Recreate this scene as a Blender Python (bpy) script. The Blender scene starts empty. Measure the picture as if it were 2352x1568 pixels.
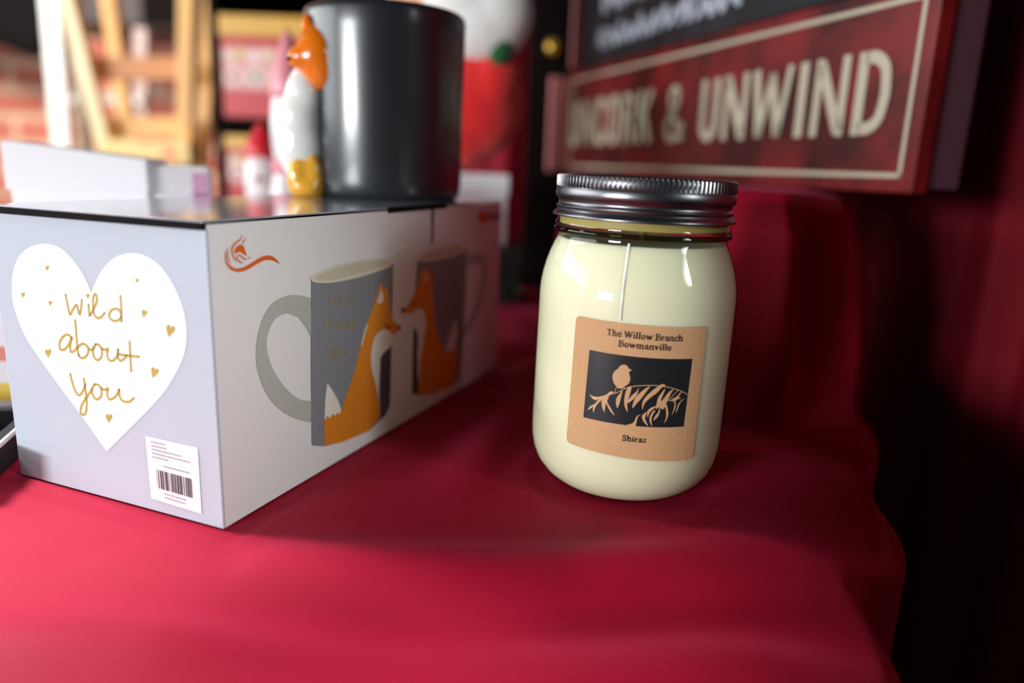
import bpy, bmesh, math, random
from math import pi, sin, cos, radians as rad
from mathutils import Vector as V, Matrix as Mx
from mathutils.geometry import tessellate_polygon
random.seed(7)
C = bpy.context.scene
COL = C.collection

# ------------------------------------------------------------------ camera
FPX, PITCH, ROLL, CAMH = 1673.5, 0.23519, 0.036878, 0.136354
fw = V((0, cos(PITCH), -sin(PITCH)))
_r = V((1, 0, 0)); _u = _r.cross(fw)
rt = _r * cos(ROLL) + _u * sin(ROLL)
up = -_r * sin(ROLL) + _u * cos(ROLL)
EYE = V((0, 0, CAMH))
cd = bpy.data.cameras.new('camera'); cam = bpy.data.objects.new('camera', cd); COL.objects.link(cam)
m = Mx.Identity(4)
for i in range(3):
    m[i][0] = rt[i]; m[i][1] = up[i]; m[i][2] = -fw[i]; m[i][3] = EYE[i]
cam.matrix_world = m
cd.sensor_width = 36; cd.lens = FPX / 2352 * 36
cd.clip_start = 0.01; cd.clip_end = 60
cd.dof.use_dof = True; cd.dof.focus_distance = 0.298; cd.dof.aperture_fstop = 3.0; cd.dof.aperture_blades = 0
C.camera = cam

# ------------------------------------------------------------------ light
w = bpy.data.worlds.new('World'); C.world = w; w.use_nodes = True
bg = w.node_tree.nodes['Background']
bg.inputs[0].default_value = (0.75, 0.85, 1.0, 1); bg.inputs[1].default_value = 0.02

def area(name, loc, target, sx, sy, power, color=(1, 1, 1), spread=180):
    l = bpy.data.lights.new(name, 'AREA'); l.shape = 'RECTANGLE'; l.size = sx; l.size_y = sy
    l.energy = power; l.color = color; l.spread = rad(spread)
    o = bpy.data.objects.new(name, l); COL.objects.link(o); o.location = loc
    o.rotation_euler = (V(target) - V(loc)).to_track_quat('-Z', 'Y').to_euler()
    return o
# the shop window behind the photographer's left shoulder, the long one on the left, then added fills
area('window_and_fill_light', (-2.60, -2.45, 0.38), (0.0, 0.32, 0.07), 1.15, 0.46, 39.0, (0.93, 0.97, 1.0), 100)
area('window_and_fill_light', (-1.60, 0.45, 0.45), (-0.2, 0.45, 0.12), 1.5, 0.6, 16.0, (0.93, 0.97, 1.0))
area('fill_light', (-1.3, 1.0, 1.3), (-0.9, 2.0, 0.3), 0.8, 0.5, 22.0, (1.0, 0.93, 0.85), 110)  # added fill that brightens the brick wall and easel, no lamp of the shop
area('fill_light', (0.45, -0.10, 0.35), (-0.14, 0.25, 0.08), 0.20, 0.26, 0.125, (0.90, 1.0, 0.98), 25)  # added narrow fill aimed at the box's mug panel
area('window_and_fill_light', (-0.80, 0.46, 0.62), (-0.21, 0.21, 0.0), 0.2, 0.2, 0.80, (0.93, 0.97, 1.0), 27)  # added narrow fill for the front-left cloth, not a window
C.view_settings.view_transform = 'Standard'; C.view_settings.look = 'None'
C.view_settings.gamma = 1.0; C.view_settings.use_curve_mapping = False
C.view_settings.exposure = 0.0
C.cycles.use_denoising = True
C.cycles.max_bounces = 10; C.cycles.transparent_max_bounces = 16
C.cycles.sample_clamp_indirect = 4.0

# ------------------------------------------------------------------ picture <-> place
def ray(px, py): return fw + rt * ((px - 1176) / FPX) - up * ((py - 784) / FPX)
def on_z(px, py, z):
    d = ray(px, py); return EYE + d * ((z - EYE.z) / d.z)
def at(px, py, Y):
    d = ray(px, py); return EYE + d * (Y / d.y)
def on_plane(px, py, p, n):
    d = ray(px, py); return EYE + d * ((p - EYE).dot(n) / d.dot(n))

# ------------------------------------------------------------------ materials
def lin(c):
    return tuple((x / 12.92 if x <= 0.04045 else ((x + 0.055) / 1.055) ** 2.4) for x in (v / 255 for v in c))
def mat(name, rgb=(0.5, 0.5, 0.5), rough=0.5, metal=0.0, spec=0.5, coat=0.0, coat_rough=0.05, sheen=0.0, noise=0.0, nscale=40.0, bump=0.0, bscale=200.0, sss=0.0):
    M = bpy.data.materials.new(name); M.use_nodes = True
    nt = M.node_tree; b = nt.nodes['Principled BSDF']
    b.inputs['Base Color'].default_value = (*rgb, 1); b.inputs['Roughness'].default_value = rough
    b.inputs['Metallic'].default_value = metal; b.inputs['Specular IOR Level'].default_value = spec
    b.inputs['Coat Weight'].default_value = coat; b.inputs['Coat Roughness'].default_value = coat_rough
    b.inputs['Sheen Weight'].default_value = sheen
    if sss:
        b.inputs['Subsurface Weight'].default_value = sss
        b.inputs['Subsurface Radius'].default_value = (0.006, 0.005, 0.003); b.inputs['Subsurface Scale'].default_value = 1.0
    tc = nt.nodes.new('ShaderNodeTexCoord')
    if noise:
        n = nt.nodes.new('ShaderNodeTexNoise'); n.inputs['Scale'].default_value = nscale; n.inputs['Detail'].default_value = 4
        nt.links.new(tc.outputs['Object'], n.inputs['Vector'])
        mx = nt.nodes.new('ShaderNodeMix'); mx.data_type = 'RGBA'
        mx.inputs[6].default_value = (*[c * (1 - noise) for c in rgb], 1); mx.inputs[7].default_value = (*[min(1, c * (1 + noise)) for c in rgb], 1)
        nt.links.new(n.outputs['Fac'], mx.inputs[0]); nt.links.new(mx.outputs[2], b.inputs['Base Color'])
    if bump:
        n = nt.nodes.new('ShaderNodeTexNoise'); n.inputs['Scale'].default_value = bscale; n.inputs['Detail'].default_value = 2
        nt.links.new(tc.outputs['Object'], n.inputs['Vector'])
        bp = nt.nodes.new('ShaderNodeBump'); bp.inputs['Strength'].default_value = bump; bp.inputs['Distance'].default_value = 0.002
        nt.links.new(n.outputs['Fac'], bp.inputs['Height']); nt.links.new(bp.outputs['Normal'], b.inputs['Normal'])
    return M

def mat_print():
    M = mat('printed_ink', rough=0.42, spec=0.35); nt = M.node_tree
    a = nt.nodes.new('ShaderNodeAttribute'); a.attribute_name = 'ink'
    nt.links.new(a.outputs['Color'], nt.nodes['Principled BSDF'].inputs['Base Color'])
    return M
PRINT = mat_print()

def mat_cloth(name, rgb, sheen):
    M = mat(name, rgb, rough=0.62, spec=0.10, sheen=sheen); nt = M.node_tree; b = nt.nodes['Principled BSDF']
    b.inputs['Sheen Tint'].default_value = (1.0, 0.14, 0.30, 1); b.inputs['Sheen Roughness'].default_value = 0.4
    tc = nt.nodes.new('ShaderNodeTexCoord')
    hs = []
    for d in ('X', 'Y'):
        wv = nt.nodes.new('ShaderNodeTexWave'); wv.bands_direction = d; wv.inputs['Scale'].default_value = 420
        wv.inputs['Distortion'].default_value = 0.6
        nt.links.new(tc.outputs['Object'], wv.inputs['Vector']); hs.append(wv)
    ad = nt.nodes.new('ShaderNodeMath'); ad.operation = 'ADD'
    nt.links.new(hs[0].outputs['Fac'], ad.inputs[0]); nt.links.new(hs[1].outputs['Fac'], ad.inputs[1])
    bp = nt.nodes.new('ShaderNodeBump'); bp.inputs['Strength'].default_value = 0.18; bp.inputs['Distance'].default_value = 0.0004
    nt.links.new(ad.outputs[0], bp.inputs['Height']); nt.links.new(bp.outputs['Normal'], b.inputs['Normal'])
    return M

def mat_glass():
    M = bpy.data.materials.new('clear_glass'); M.use_nodes = True; nt = M.node_tree
    nt.nodes.clear(); N = nt.nodes.new
    out = N('ShaderNodeOutputMaterial'); tr = N('ShaderNodeBsdfTransparent'); gl = N('ShaderNodeBsdfGlossy')
    gl.inputs['Roughness'].default_value = 0.015
    lw = N('ShaderNodeLayerWeight'); lw.inputs['Blend'].default_value = 0.18
    tint = N('ShaderNodeMix'); tint.data_type = 'RGBA'
    tint.inputs[6].default_value = (0.975, 0.985, 0.97, 1); tint.inputs[7].default_value = (0.55, 0.68, 0.56, 1)
    nt.links.new(lw.outputs['Facing'], tint.inputs[0]); nt.links.new(tint.outputs[2], tr.inputs['Color'])
    l2 = N('ShaderNodeLayerWeight'); l2.inputs['Blend'].default_value = 0.5
    pw = N('ShaderNodeMath'); pw.operation = 'POWER'; pw.inputs[1].default_value = 4.0
    nt.links.new(l2.outputs['Facing'], pw.inputs[0])
    fr = N('ShaderNodeMath'); fr.operation = 'MULTIPLY_ADD'; fr.inputs[1].default_value = 0.6; fr.inputs[2].default_value = 0.045
    nt.links.new(pw.outputs[0], fr.inputs[0])
    mx = N('ShaderNodeMixShader')
    nt.links.new(fr.outputs[0], mx.inputs[0]); nt.links.new(tr.outputs[0], mx.inputs[1]); nt.links.new(gl.outputs[0], mx.inputs[2])
    nt.links.new(mx.outputs[0], out.inputs['Surface'])
    return M

def mat_brick():
    M = mat('old_brick', rough=0.85); nt = M.node_tree; b = nt.nodes['Principled BSDF']
    tc = nt.nodes.new('ShaderNodeTexCoord'); mp = nt.nodes.new('ShaderNodeMapping')
    mp.inputs['Rotation'].default_value = (rad(90), 0, 0)
    br = nt.nodes.new('ShaderNodeTexBrick'); br.inputs['Scale'].default_value = 1.0
    br.inputs['Color1'].default_value = (*lin((190, 96, 78)), 1); br.inputs['Color2'].default_value = (*lin((205, 128, 108)), 1)
    br.inputs['Mortar'].default_value = (*lin((214, 180, 152)), 1)
    br.inputs['Brick Width'].default_value = 0.21; br.inputs['Row Height'].default_value = 0.075; br.inputs['Mortar Size'].default_value = 0.010
    nt.links.new(tc.outputs['Object'], mp.inputs['Vector']); nt.links.new(mp.outputs[0], br.inputs['Vector'])
    nt.links.new(br.outputs['Color'], b.inputs['Base Color'])
    return M

def mat_wood(name, c1, c2, rough=0.5):
    M = mat(name, c1, rough=rough); nt = M.node_tree; b = nt.nodes['Principled BSDF']
    tc = nt.nodes.new('ShaderNodeTexCoord'); n = nt.nodes.new('ShaderNodeTexNoise')
    mp = nt.nodes.new('ShaderNodeMapping'); mp.inputs['Scale'].default_value = (60, 60, 4)
    n.inputs['Scale'].default_value = 1.0; n.inputs['Detail'].default_value = 5
    nt.links.new(tc.outputs['Object'], mp.inputs['Vector']); nt.links.new(mp.outputs[0], n.inputs['Vector'])
    mx = nt.nodes.new('ShaderNodeMix'); mx.data_type = 'RGBA'
    mx.inputs[6].default_value = (*c1, 1); mx.inputs[7].default_value = (*c2, 1)
    nt.links.new(n.outputs['Fac'], mx.inputs[0]); nt.links.new(mx.outputs[2], b.inputs['Base Color'])
    return M

CLOTH = mat_cloth('crimson_tablecloth', (0.33, 0.003, 0.022), 0.24)
CURTAIN = mat_cloth('dark_red_curtain', (0.22, 0.006, 0.016), 0.1)
GREYCARD = mat('pale_grey_card', lin((182, 194, 205)), rough=0.38, spec=0.45, bump=0.03, bscale=900)
WHITECARD = mat('white_card', lin((226, 226, 228)), rough=0.4, spec=0.4, bump=0.03, bscale=900)
LIDCARD = mat('glossy_lid_card', lin((150, 156, 166)), rough=0.12, spec=0.6, coat=0.6)
BLACKCARD = mat('black_card', (0.008, 0.007, 0.007), rough=0.8, spec=0.1)
GLASS = mat_glass()
WAX = mat('cream_wax', lin((250, 243, 210)), rough=0.5, spec=0.3, sss=0.3)
PEWTER = mat('pewter_metal', (0.20, 0.20, 0.21), rough=0.32, metal=1.0)
KRAFT = mat('kraft_paper', lin((204, 160, 116)), rough=0.75, spec=0.2, noise=0.10, nscale=700, bump=0.1, bscale=900)
GLAZE = mat('charcoal_glaze', lin((36, 38, 41)), rough=0.34, spec=0.6, coat=0.6, coat_rough=0.18)
WGLAZE = mat('white_glaze', lin((245, 242, 235)), rough=0.2, coat=0.5)
OGLAZE = mat('orange_glaze', lin((240, 120, 20)), rough=0.2, coat=0.5)
YGLAZE = mat('amber_glaze', lin((245, 178, 60)), rough=0.2, coat=0.5)
BLACKGLAZE = mat('black_glaze', (0.01, 0.01, 0.01), rough=0.2)

# ------------------------------------------------------------------ builders
def link(name, me, m=None, parent=None):
    o = bpy.data.objects.new(name, me); COL.objects.link(o)
    if m is not None: o.data.materials.append(m)
    if parent is not None: o.parent = parent
    return o
def obj(name, bm, m, parent=None, smooth=False):
    bmesh.ops.recalc_face_normals(bm, faces=bm.faces)
    me = bpy.data.meshes.new(name); bm.to_mesh(me); bm.free()
    if smooth:
        for p in me.polygons: p.use_smooth = True
    return link(name, me, m, parent)
def tag(o, label, cat, group=None, kind=None):
    o['label'] = label; o['category'] = cat
    if group: o['group'] = group
    if kind: o['kind'] = kind
    return o
def thing(name, loc, label, cat, group=None, rot=(0, 0, 0)):
    o = bpy.data.objects.new(name, None); COL.objects.link(o); o.empty_display_size = 0.02
    o.location = loc; o.rotation_euler = rot
    return tag(o, label, cat, group)
def struct(o): o['kind'] = 'structure'; return o

def box_bm(lo, hi, bevel=0.0, segs=2, bm=None, mtx=None):
    bm2 = bmesh.new(); bmesh.ops.create_cube(bm2, size=1)
    lo, hi = V(lo), V(hi)
    for v in bm2.verts: v.co = V([(lo[i] + hi[i]) / 2 + v.co[i] * (hi[i] - lo[i]) for i in range(3)])
    if bevel: bmesh.ops.bevel(bm2, geom=bm2.edges[:], offset=bevel, segments=segs, affect='EDGES', profile=0.7)
    if mtx: bmesh.ops.transform(bm2, matrix=mtx, verts=bm2.verts)
    if bm is None: return bm2
    me = bpy.data.meshes.new('t'); bm2.to_mesh(me); bm2.free(); bm.from_mesh(me); bpy.data.meshes.remove(me)
    return bm
def bar_bm(p0, p1, w, d, bevel=0.002, face=(0, 1, 0)):
    """straight rectangular bar from p0 to p1, w across, d deep (towards face)"""
    p0, p1 = V(p0), V(p1); z = (p1 - p0); L = z.length; z.normalize()
    y = V(face); y = (y - z * y.dot(z)).normalized(); x = y.cross(z)
    M = Mx((x, y, z)).transposed().to_4x4(); M.translation = p0
    return box_bm((-w / 2, -d / 2, 0), (w / 2, d / 2, L), bevel, 2, None, M)
def lathe_bm(prof, n=96, rfun=None, caps=(False, False)):
    bm = bmesh.new(); rings = []
    for k, (r, z) in enumerate(prof):
        if r < 1e-6: rings.append([bm.verts.new((0, 0, z))]); continue
        ring = []
        for i in range(n):
            a = 2 * pi * i / n; rr = r + (rfun(k, i, a) if rfun else 0)
            ring.append(bm.verts.new((rr * cos(a), rr * sin(a), z)))
        rings.append(ring)
    for a, b in zip(rings, rings[1:]):
        for i in range(n):
            j = (i + 1) % n
            if len(a) == 1 and len(b) == 1: continue
            if len(a) == 1: bm.faces.new((a[0], b[i], b[j]))
            elif len(b) == 1: bm.faces.new((a[i], a[j], b[0]))
            else: bm.faces.new((a[i], a[j], b[j], b[i]))
    return bm
def tube_bm(pts, radii, n=12, closed_ends=True):
    bm = bmesh.new(); pts = [V(p) for p in pts]; rings = []
    if not hasattr(radii, '__len__'): radii = [radii] * len(pts)
    ref = V((0, 0, 1))
    for i, p in enumerate(pts):
        t = (pts[min(i + 1, len(pts) - 1)] - pts[max(i - 1, 0)]).normalized()
        if abs(t.dot(ref)) > 0.95: ref = V((0, 1, 0))
        x = (ref - t * ref.dot(t)).normalized(); y = t.cross(x); ref = x
        rings.append([bm.verts.new(p + (x * cos(2 * pi * k / n) + y * sin(2 * pi * k / n)) * radii[i]) for k in range(n)])
    for a, b in zip(rings, rings[1:]):
        for k in range(n): bm.faces.new((a[k], a[(k + 1) % n], b[(k + 1) % n], b[k]))
    if closed_ends: bm.faces.new(rings[0][::-1]); bm.faces.new(rings[-1])
    return bm
def blob(name, items, m, parent, voxel=0.0016):
    """ellipsoids (centre, radii, [tilt about y]) fused into one skin"""
    bm = bmesh.new()
    for it in items:
        c, r = V(it[0]), it[1]; t = it[2] if len(it) > 2 else 0
        M = Mx.Translation(c) @ Mx.Rotation(t, 4, 'Y') @ Mx.Diagonal((*r, 1))
        bmesh.ops.create_uvsphere(bm, u_segments=24, v_segments=16, radius=1, matrix=M)
    o = obj(name, bm, m, parent, True)
    rm = o.modifiers.new('fuse', 'REMESH'); rm.mode = 'VOXEL'; rm.voxel_size = voxel; rm.use_smooth_shade = True
    sm = o.modifiers.new('soft', 'SMOOTH'); sm.iterations = 16
    return o

# printing: flat shapes in (u, v) metres on a surface, ink colour per shape
class Ink:
    def __init__(s, fn, edge=1.0): s.fn, s.edge, s.bm, s.k = fn, edge, bmesh.new(), 0
    def _add(s, tris2d_pts, tris, col, layer):
        b = bmesh.new(); vs = [b.verts.new((p[0], p[1], 0)) for p in tris2d_pts]
        for t in tris:
            try: b.faces.new([vs[i] for i in t])
            except ValueError: pass
        for _ in range(5):
            lng = [e for e in b.edges if e.calc_length() > s.edge]
            if not lng: break
            bmesh.ops.subdivide_edges(b, edges=lng, cuts=1)
            bmesh.ops.triangulate(b, faces=[f for f in b.faces if len(f.verts) > 3])
        cl = s.bm.loops.layers.float_color.get('ink') or s.bm.loops.layers.float_color.new('ink')
        mp = {}
        b.normal_update()
        for f in b.faces:
            fv = []
            for v in f.verts:
                if v not in mp: mp[v] = s.bm.verts.new(s.fn(v.co.x, v.co.y, layer))
                fv.append(mp[v])
            try: nf = s.bm.faces.new(fv)
            except ValueError: continue
            for lp, v in zip(nf.loops, f.verts):
                c = col(v.co.x, v.co.y) if callable(col) else col
                lp[cl] = (*c, 1)
        b.free()
    def poly(s, pts, col, layer=0):
        tris = tessellate_polygon([[V((p[0], p[1], 0)) for p in pts]])
        s._add(pts, tris, col, layer)
    def rect(s, u0, v0, u1, v1, col, layer=0): s.poly([(u0, v0), (u1, v0), (u1, v1), (u0, v1)], col, layer)
    def line(s, pts, w, col, layer=0, smooth=True, taper=None):
        pts = [V((p[0], p[1])) for p in pts]
        if smooth and len(pts) > 2: pts = spline(pts)
        n = len(pts); L = []; R = []
        for i, p in enumerate(pts):
            t = (pts[min(i + 1, n - 1)] - pts[max(i - 1, 0)])
            t = t.normalized() if t.length > 1e-9 else V((1, 0))
            nn = V((-t.y, t.x)); h = w / 2 * (taper(i / (n - 1)) if taper else 1)
            L.append(p + nn * h); R.append(p - nn * h)
        P = []
        for i in range(n): P += [L[i], R[i]]
        T = []
        for i in range(n - 1): T += [(2 * i, 2 * i + 1, 2 * i + 3), (2 * i, 2 * i + 3, 2 * i + 2)]
        s._add([(q.x, q.y) for q in P], T, col, layer)
        if not taper:
            for e in (pts[0], pts[-1]): s.disc(e.x, e.y, w / 2, col, layer, 8)
    def disc(s, u, v, r, col, layer=0, n=14): s.poly([(u + r * cos(2 * pi * i / n), v + r * sin(2 * pi * i / n)) for i in range(n)], col, layer)
    def done(s, name, parent):
        me = bpy.data.meshes.new(name); s.bm.to_mesh(me); s.bm.free()
        return link(name, me, PRINT, parent)
def spline(pts, sub=5):
    out = []
    n = len(pts)
    for i in range(n - 1):
        p0, p1, p2, p3 = pts[max(i - 1, 0)], pts[i], pts[i + 1], pts[min(i + 2, n - 1)]
        for k in range(sub):
            t = k / sub
            out.append(0.5 * ((2 * p1) + (p2 - p0) * t + (2 * p0 - 5 * p1 + 4 * p2 - p3) * t * t + (3 * p1 - p0 - 3 * p2 + p3) * t ** 3))
    out.append(pts[-1]); return out

# slab-serif lettering: strokes in units of cap height
S_, T_ = 0.19, 0.12
def _ell(cx, cy, rx, ry, a0=0, a1=360, n=18): return [(cx + rx * cos(rad(a0 + (a1 - a0) * i / n)), cy + ry * sin(rad(a0 + (a1 - a0) * i / n))) for i in range(n + 1)]
def _sf(x, y=0.035, w=0.17): return ([(x - w, y), (x + w, y)], 0.08)
GL = {
 'T': (0.86, [([(.43, 0), (.43, .95)], S_), ([(.06, .95), (.80, .95)], .10), _sf(.43), ([(.07, .95), (.07, .76)], .07), ([(.79, .95), (.79, .76)], .07)]),
 'h': (0.78, [([(.18, 0), (.18, 1.0)], S_), ([(.18, .46), (.30, .61), (.45, .63), (.56, .54), (.58, .36), (.58, 0)], .17), _sf(.18), _sf(.58), ([(.02, 1.0), (.18, 1.0)], .08)]),
 'e': (0.66, [([(.12, .35), (.54, .35)], .09), ([(.55, .36), (.52, .54), (.42, .64), (.30, .65), (.17, .55), (.12, .34), (.17, .13), (.32, .03), (.46, .05), (.57, .14)], .15)]),
 'W': (1.30, [([(.14, .97), (.40, .04)], S_), ([(.40, .04), (.66, .93)], T_), ([(.62, .97), (.90, .04)], S_), ([(.90, .04), (1.16, .97)], T_), ([(-.02, .965), (.32, .965)], .08), ([(.5, .965), (.76, .965)], .08), ([(1.0, .965), (1.30, .965)], .08)]),
 'i': (0.40, [([(.2, 0), (.2, .66)], S_), _sf(.2), ([(.05, .635), (.2, .635)], .08), ([(.2, .82), (.2, .99)], .18)]),
 'l': (0.40, [([(.2, 0), (.2, 1.02)], S_), _sf(.2), ([(.05, 1.0), (.2, 1.0)], .08)]),
 'o': (0.72, [(_ell(.36, .335, .235, .29), .16)]),
 'w': (1.04, [([(.13, .66), (.34, .03)], S_), ([(.34, .03), (.53, .62)], T_), ([(.50, .66), (.71, .03)], S_), ([(.71, .03), (.91, .66)], T_), ([(0, .64), (.28, .64)], .08), ([(.80, .64), (1.03, .64)], .08)]),
 'B': (0.84, [([(.20, 0), (.20, .98)], S_), ([(.04, .95), (.5, .95), (.66, .88), (.68, .74), (.6, .57), (.44, .52), (.2, .52)], .13), ([(.44, .52), (.66, .45), (.74, .27), (.66, .09), (.46, .035), (.04, .035)], .14)]),
 'r': (0.60, [([(.19, 0), (.19, .66)], S_), ([(.19, .40), (.30, .58), (.44, .63), (.50, .56)], .15), _sf(.2), ([(.04, .635), (.19, .635)], .08)]),
 'a': (0.68, [([(.14, .50), (.20, .60), (.34, .64), (.46, .57), (.48, .42), (.48, .10), (.54, .04), (.64, .04)], .16), ([(.48, .39), (.28, .36), (.13, .26), (.12, .12), (.22, .03), (.36, .06), (.47, .17)], .13)]),
 'n': (0.80, [([(.19, 0), (.19, .66)], S_), ([(.19, .46), (.31, .61), (.46, .63), (.58, .54), (.60, .36), (.60, 0)], .17), _sf(.19), _sf(.60), ([(.03, .635), (.19, .635)], .08)]),
 'm': (1.18, [([(.19, 0), (.19, .66)], S_), ([(.19, .46), (.31, .61), (.44, .63), (.56, .54), (.58, .36), (.58, 0)], .17), ([(.58, .46), (.70, .61), (.83, .63), (.95, .54), (.97, .36), (.97, 0)], .17), _sf(.19), _sf(.58), _sf(.97), ([(.03, .635), (.19, .635)], .08)]),
 'c': (0.62, [([(.53, .50), (.48, .60), (.34, .64), (.18, .55), (.12, .33), (.18, .12), (.32, .03), (.45, .05), (.55, .14)], .15)]),
 'v': (0.72, [([(.14, .66), (.35, .03)], S_), ([(.35, .03), (.58, .66)], T_), ([(0, .64), (.29, .64)], .08), ([(.46, .64), (.72, .64)], .08)]),
 'S': (0.72, [([(.58, .72), (.55, .88), (.38, .96), (.20, .90), (.14, .74), (.22, .60), (.46, .44), (.58, .28), (.52, .10), (.34, .02), (.18, .08), (.13, .26)], .15)]),
 'z': (0.64, [([(.08, .61), (.54, .61)], .10), ([(.52, .61), (.10, .04)], .13), ([(.08, .04), (.56, .04)], .10), ([(.10, .61), (.10, .46)], .08), ([(.55, .04), (.55, .19)], .08)]),
 ' ': (0.34, []),
}
# heavy condensed capitals for the wooden sign
H_ = 0.21
GS = {
 'U': (0.72, [([(.16, .97), (.16, .30), (.22, .14), (.36, .08), (.50, .14), (.56, .30), (.56, .97)], H_)]),
 'N': (0.82, [([(.15, .02), (.15, .98)], .17), ([(.17, .93), (.65, .07)], .22), ([(.67, .02), (.67, .98)], .17)]),
 'C': (0.70, [([(.58, .70), (.54, .86), (.38, .92), (.22, .86), (.16, .68), (.16, .32), (.22, .14), (.38, .08), (.54, .14), (.58, .32)], H_)]),
 'O': (0.72, [([(.16, .5), (.16, .70), (.22, .87), (.36, .92), (.50, .87), (.56, .70), (.56, .30), (.50, .13), (.36, .08), (.22, .13), (.16, .30), (.16, .5)], H_)]),
 'R': (0.74, [([(.17, .02), (.17, .98)], H_), ([(.17, .90), (.42, .90), (.54, .80), (.54, .63), (.42, .52), (.17, .52)], .17), ([(.40, .50), (.60, .03)], .20)]),
 'K': (0.76, [([(.17, .02), (.17, .98)], H_), ([(.20, .40), (.62, .97)], .17), ([(.34, .58), (.62, .03)], .20)]),
 '&': (0.86, [([(.74, .34), (.62, .14), (.40, .07), (.20, .13), (.15, .30), (.24, .46), (.44, .60), (.52, .75), (.46, .89), (.34, .92), (.24, .84), (.24, .70), (.36, .50), (.76, .05)], .16)]),
 'W': (1.08, [([(.12, .98), (.30, .05)], .20), ([(.30, .05), (.52, .90)], .15), ([(.52, .90), (.76, .05)], .20), ([(.76, .05), (.95, .98)], .15)]),
 'I': (0.36, [([(.18, .02), (.18, .98)], H_)]),
 'D': (0.76, [([(.17, .02), (.17, .98)], H_), ([(.17, .90), (.38, .90), (.55, .78), (.60, .55), (.60, .42), (.54, .20), (.38, .10), (.17, .10)], .19)]),
 ' ': (0.40, []),
}
def write(ink, text, u0, u1, v0, h, col, layer, glyphs=GL, shear=0.0, sub=True):
    tot = sum(glyphs[c][0] for c in text); sx = (u1 - u0) / tot; x = 0
    for c in text:
        wd, st = glyphs[c]
        for pts, wdt in st:
            q = [(u0 + (x + p[0]) * sx, v0 + p[1] * h + shear * (x + p[0]) * sx) for p in pts]
            if len(q) > 2: ink.line(q, wdt * (h + sx) / 2, col, layer)
            else:
                ink.line(q, wdt * (h + sx) / 2, col, layer, False, taper=lambda t: 1.0)
        x += wd

# ------------------------------------------------------------------ the table, its cloth and the riser
D1 = V((-cos(0.37776), sin(0.37776), 0)); D2 = V((sin(0.37776), cos(0.37776), 0))   # along the table / away from the camera
K = V((0.200, 0.385, 0))                     # a point on the right edge of the table
BA, BL, BH = V((-0.105703, 0.248854, 0)), 0.11133, 0.115     # gift box front corner, width, height
BD = 0.25885
JX, JY = 0.05205, 0.31262
def AB(p): q = V((p[0], p[1], 0)) - K; return -q.dot(D1), q.dot(D2)
def sstep(t): t = max(0, min(1, t)); return t * t * (3 - 2 * t)
A0, A1, B0, B1 = -0.68, -0.004, -0.46, 0.35
# riser (a box under the cloth) outline in world xy
RIS = [V((0.203, 0.445)), V((0.146, 0.400)), V((0.110, 0.470)), V((0.045, 0.690)), V((0.130, 0.740)), V((0.268, 0.573))]
def poly_sd(x, y, P):
    d = 1e9; inside = False; n = len(P); p = V((x, y))
    for i in range(n):
        a, b = P[i], P[(i + 1) % n]; e = b - a
        t = max(0, min(1, (p - a).dot(e) / e.length_squared)); d = min(d, (p - a - e * t).length)
        if (a.y > y) != (b.y > y) and x < (b.x - a.x) * (y - a.y) / (b.y - a.y) + a.x: inside = not inside
    return d if inside else -d
def ridge(x, y, p, q, wd, amp):
    p, q = V(p), V(q); e = q - p; L = e.length; e /= L; r = V((x, y)) - p
    s = r.dot(e); t = r.dot(V((-e.y, e.x)))
    return amp * math.exp(-(t / wd) ** 2) * sstep((s + 0.04) / 0.08) * sstep((L + 0.04 - s) / 0.08)
RZ = 0.128
FLAT = [(-0.29, 0.49, 0.14), (-0.26, 0.60, 0.13), (-0.20, 0.65, 0.07), (-0.26, 0.74, 0.07), (-0.04, 0.79, 0.16), (-0.30, 0.34, 0.19)]
def table_z(x, y, a, b):
    z = 0.0
    z += ridge(x, y, (-0.36, 0.20), (-0.14, 0.235), 0.018, 0.0060)
    z += ridge(x, y, (-0.30, 0.15), (-0.06, 0.185), 0.020, 0.0085)
    z += ridge(x, y, (-0.09, 0.225), (0.06, 0.235), 0.014, 0.0042)
    z += ridge(x, y, (-0.10, 0.19), (0.12, 0.21), 0.016, -0.0050)
    z += ridge(x, y, (0.02, 0.22), (0.15, 0.27), 0.016, 0.0035)
    z += ridge(x, y, (-0.02, 0.16), (0.10, 0.19), 0.018, 0.003)
    z += ridge(x, y, (-0.02, 0.30), (0.005, 0.42), 0.014, 0.004)
    z += ridge(x, y, (0.01, 0.45), (-0.02, 0.80), 0.035, 0.012)
    z += ridge(x, y, (0.11, 0.33), (0.17, 0.36), 0.020, 0.004)
    z += 0.0008 * sin(31 * x + 17 * y) * sin(23 * y - 11 * x + 1)
    z -= 0.012 * max(0, (a + 0.065) / 0.065) ** 2 * (1 if a < 0 else 0) + (0.012 if a >= 0 else 0)
    # flat under the things that stand on it
    r = V((x, y, 0)) - BA; s, t = r.dot(D1), r.dot(D2)
    db = max(-s, s - BL, -t, t - BD); z *= sstep((db - 0.004) / 0.03) if db > 0.004 else 0
    dj = math.hypot(x - JX, y - JY) - 0.036; z = z * sstep((dj - 0.0) / 0.025)
    for fx, fy, fr in FLAT: z *= sstep((math.hypot(x - fx, y - fy) - fr) / 0.03)
    if db < 0.01: z -= 0.0006
    if dj < 0.01: z -= 0.0012 * (1 - sstep(dj / 0.01))
    return z
def riser_z(x, y):
    d = poly_sd(x, y, RIS)
    if d < -0.05: return 0
    z = RZ * sstep((d + 0.020) / 0.032)
    return z
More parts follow.
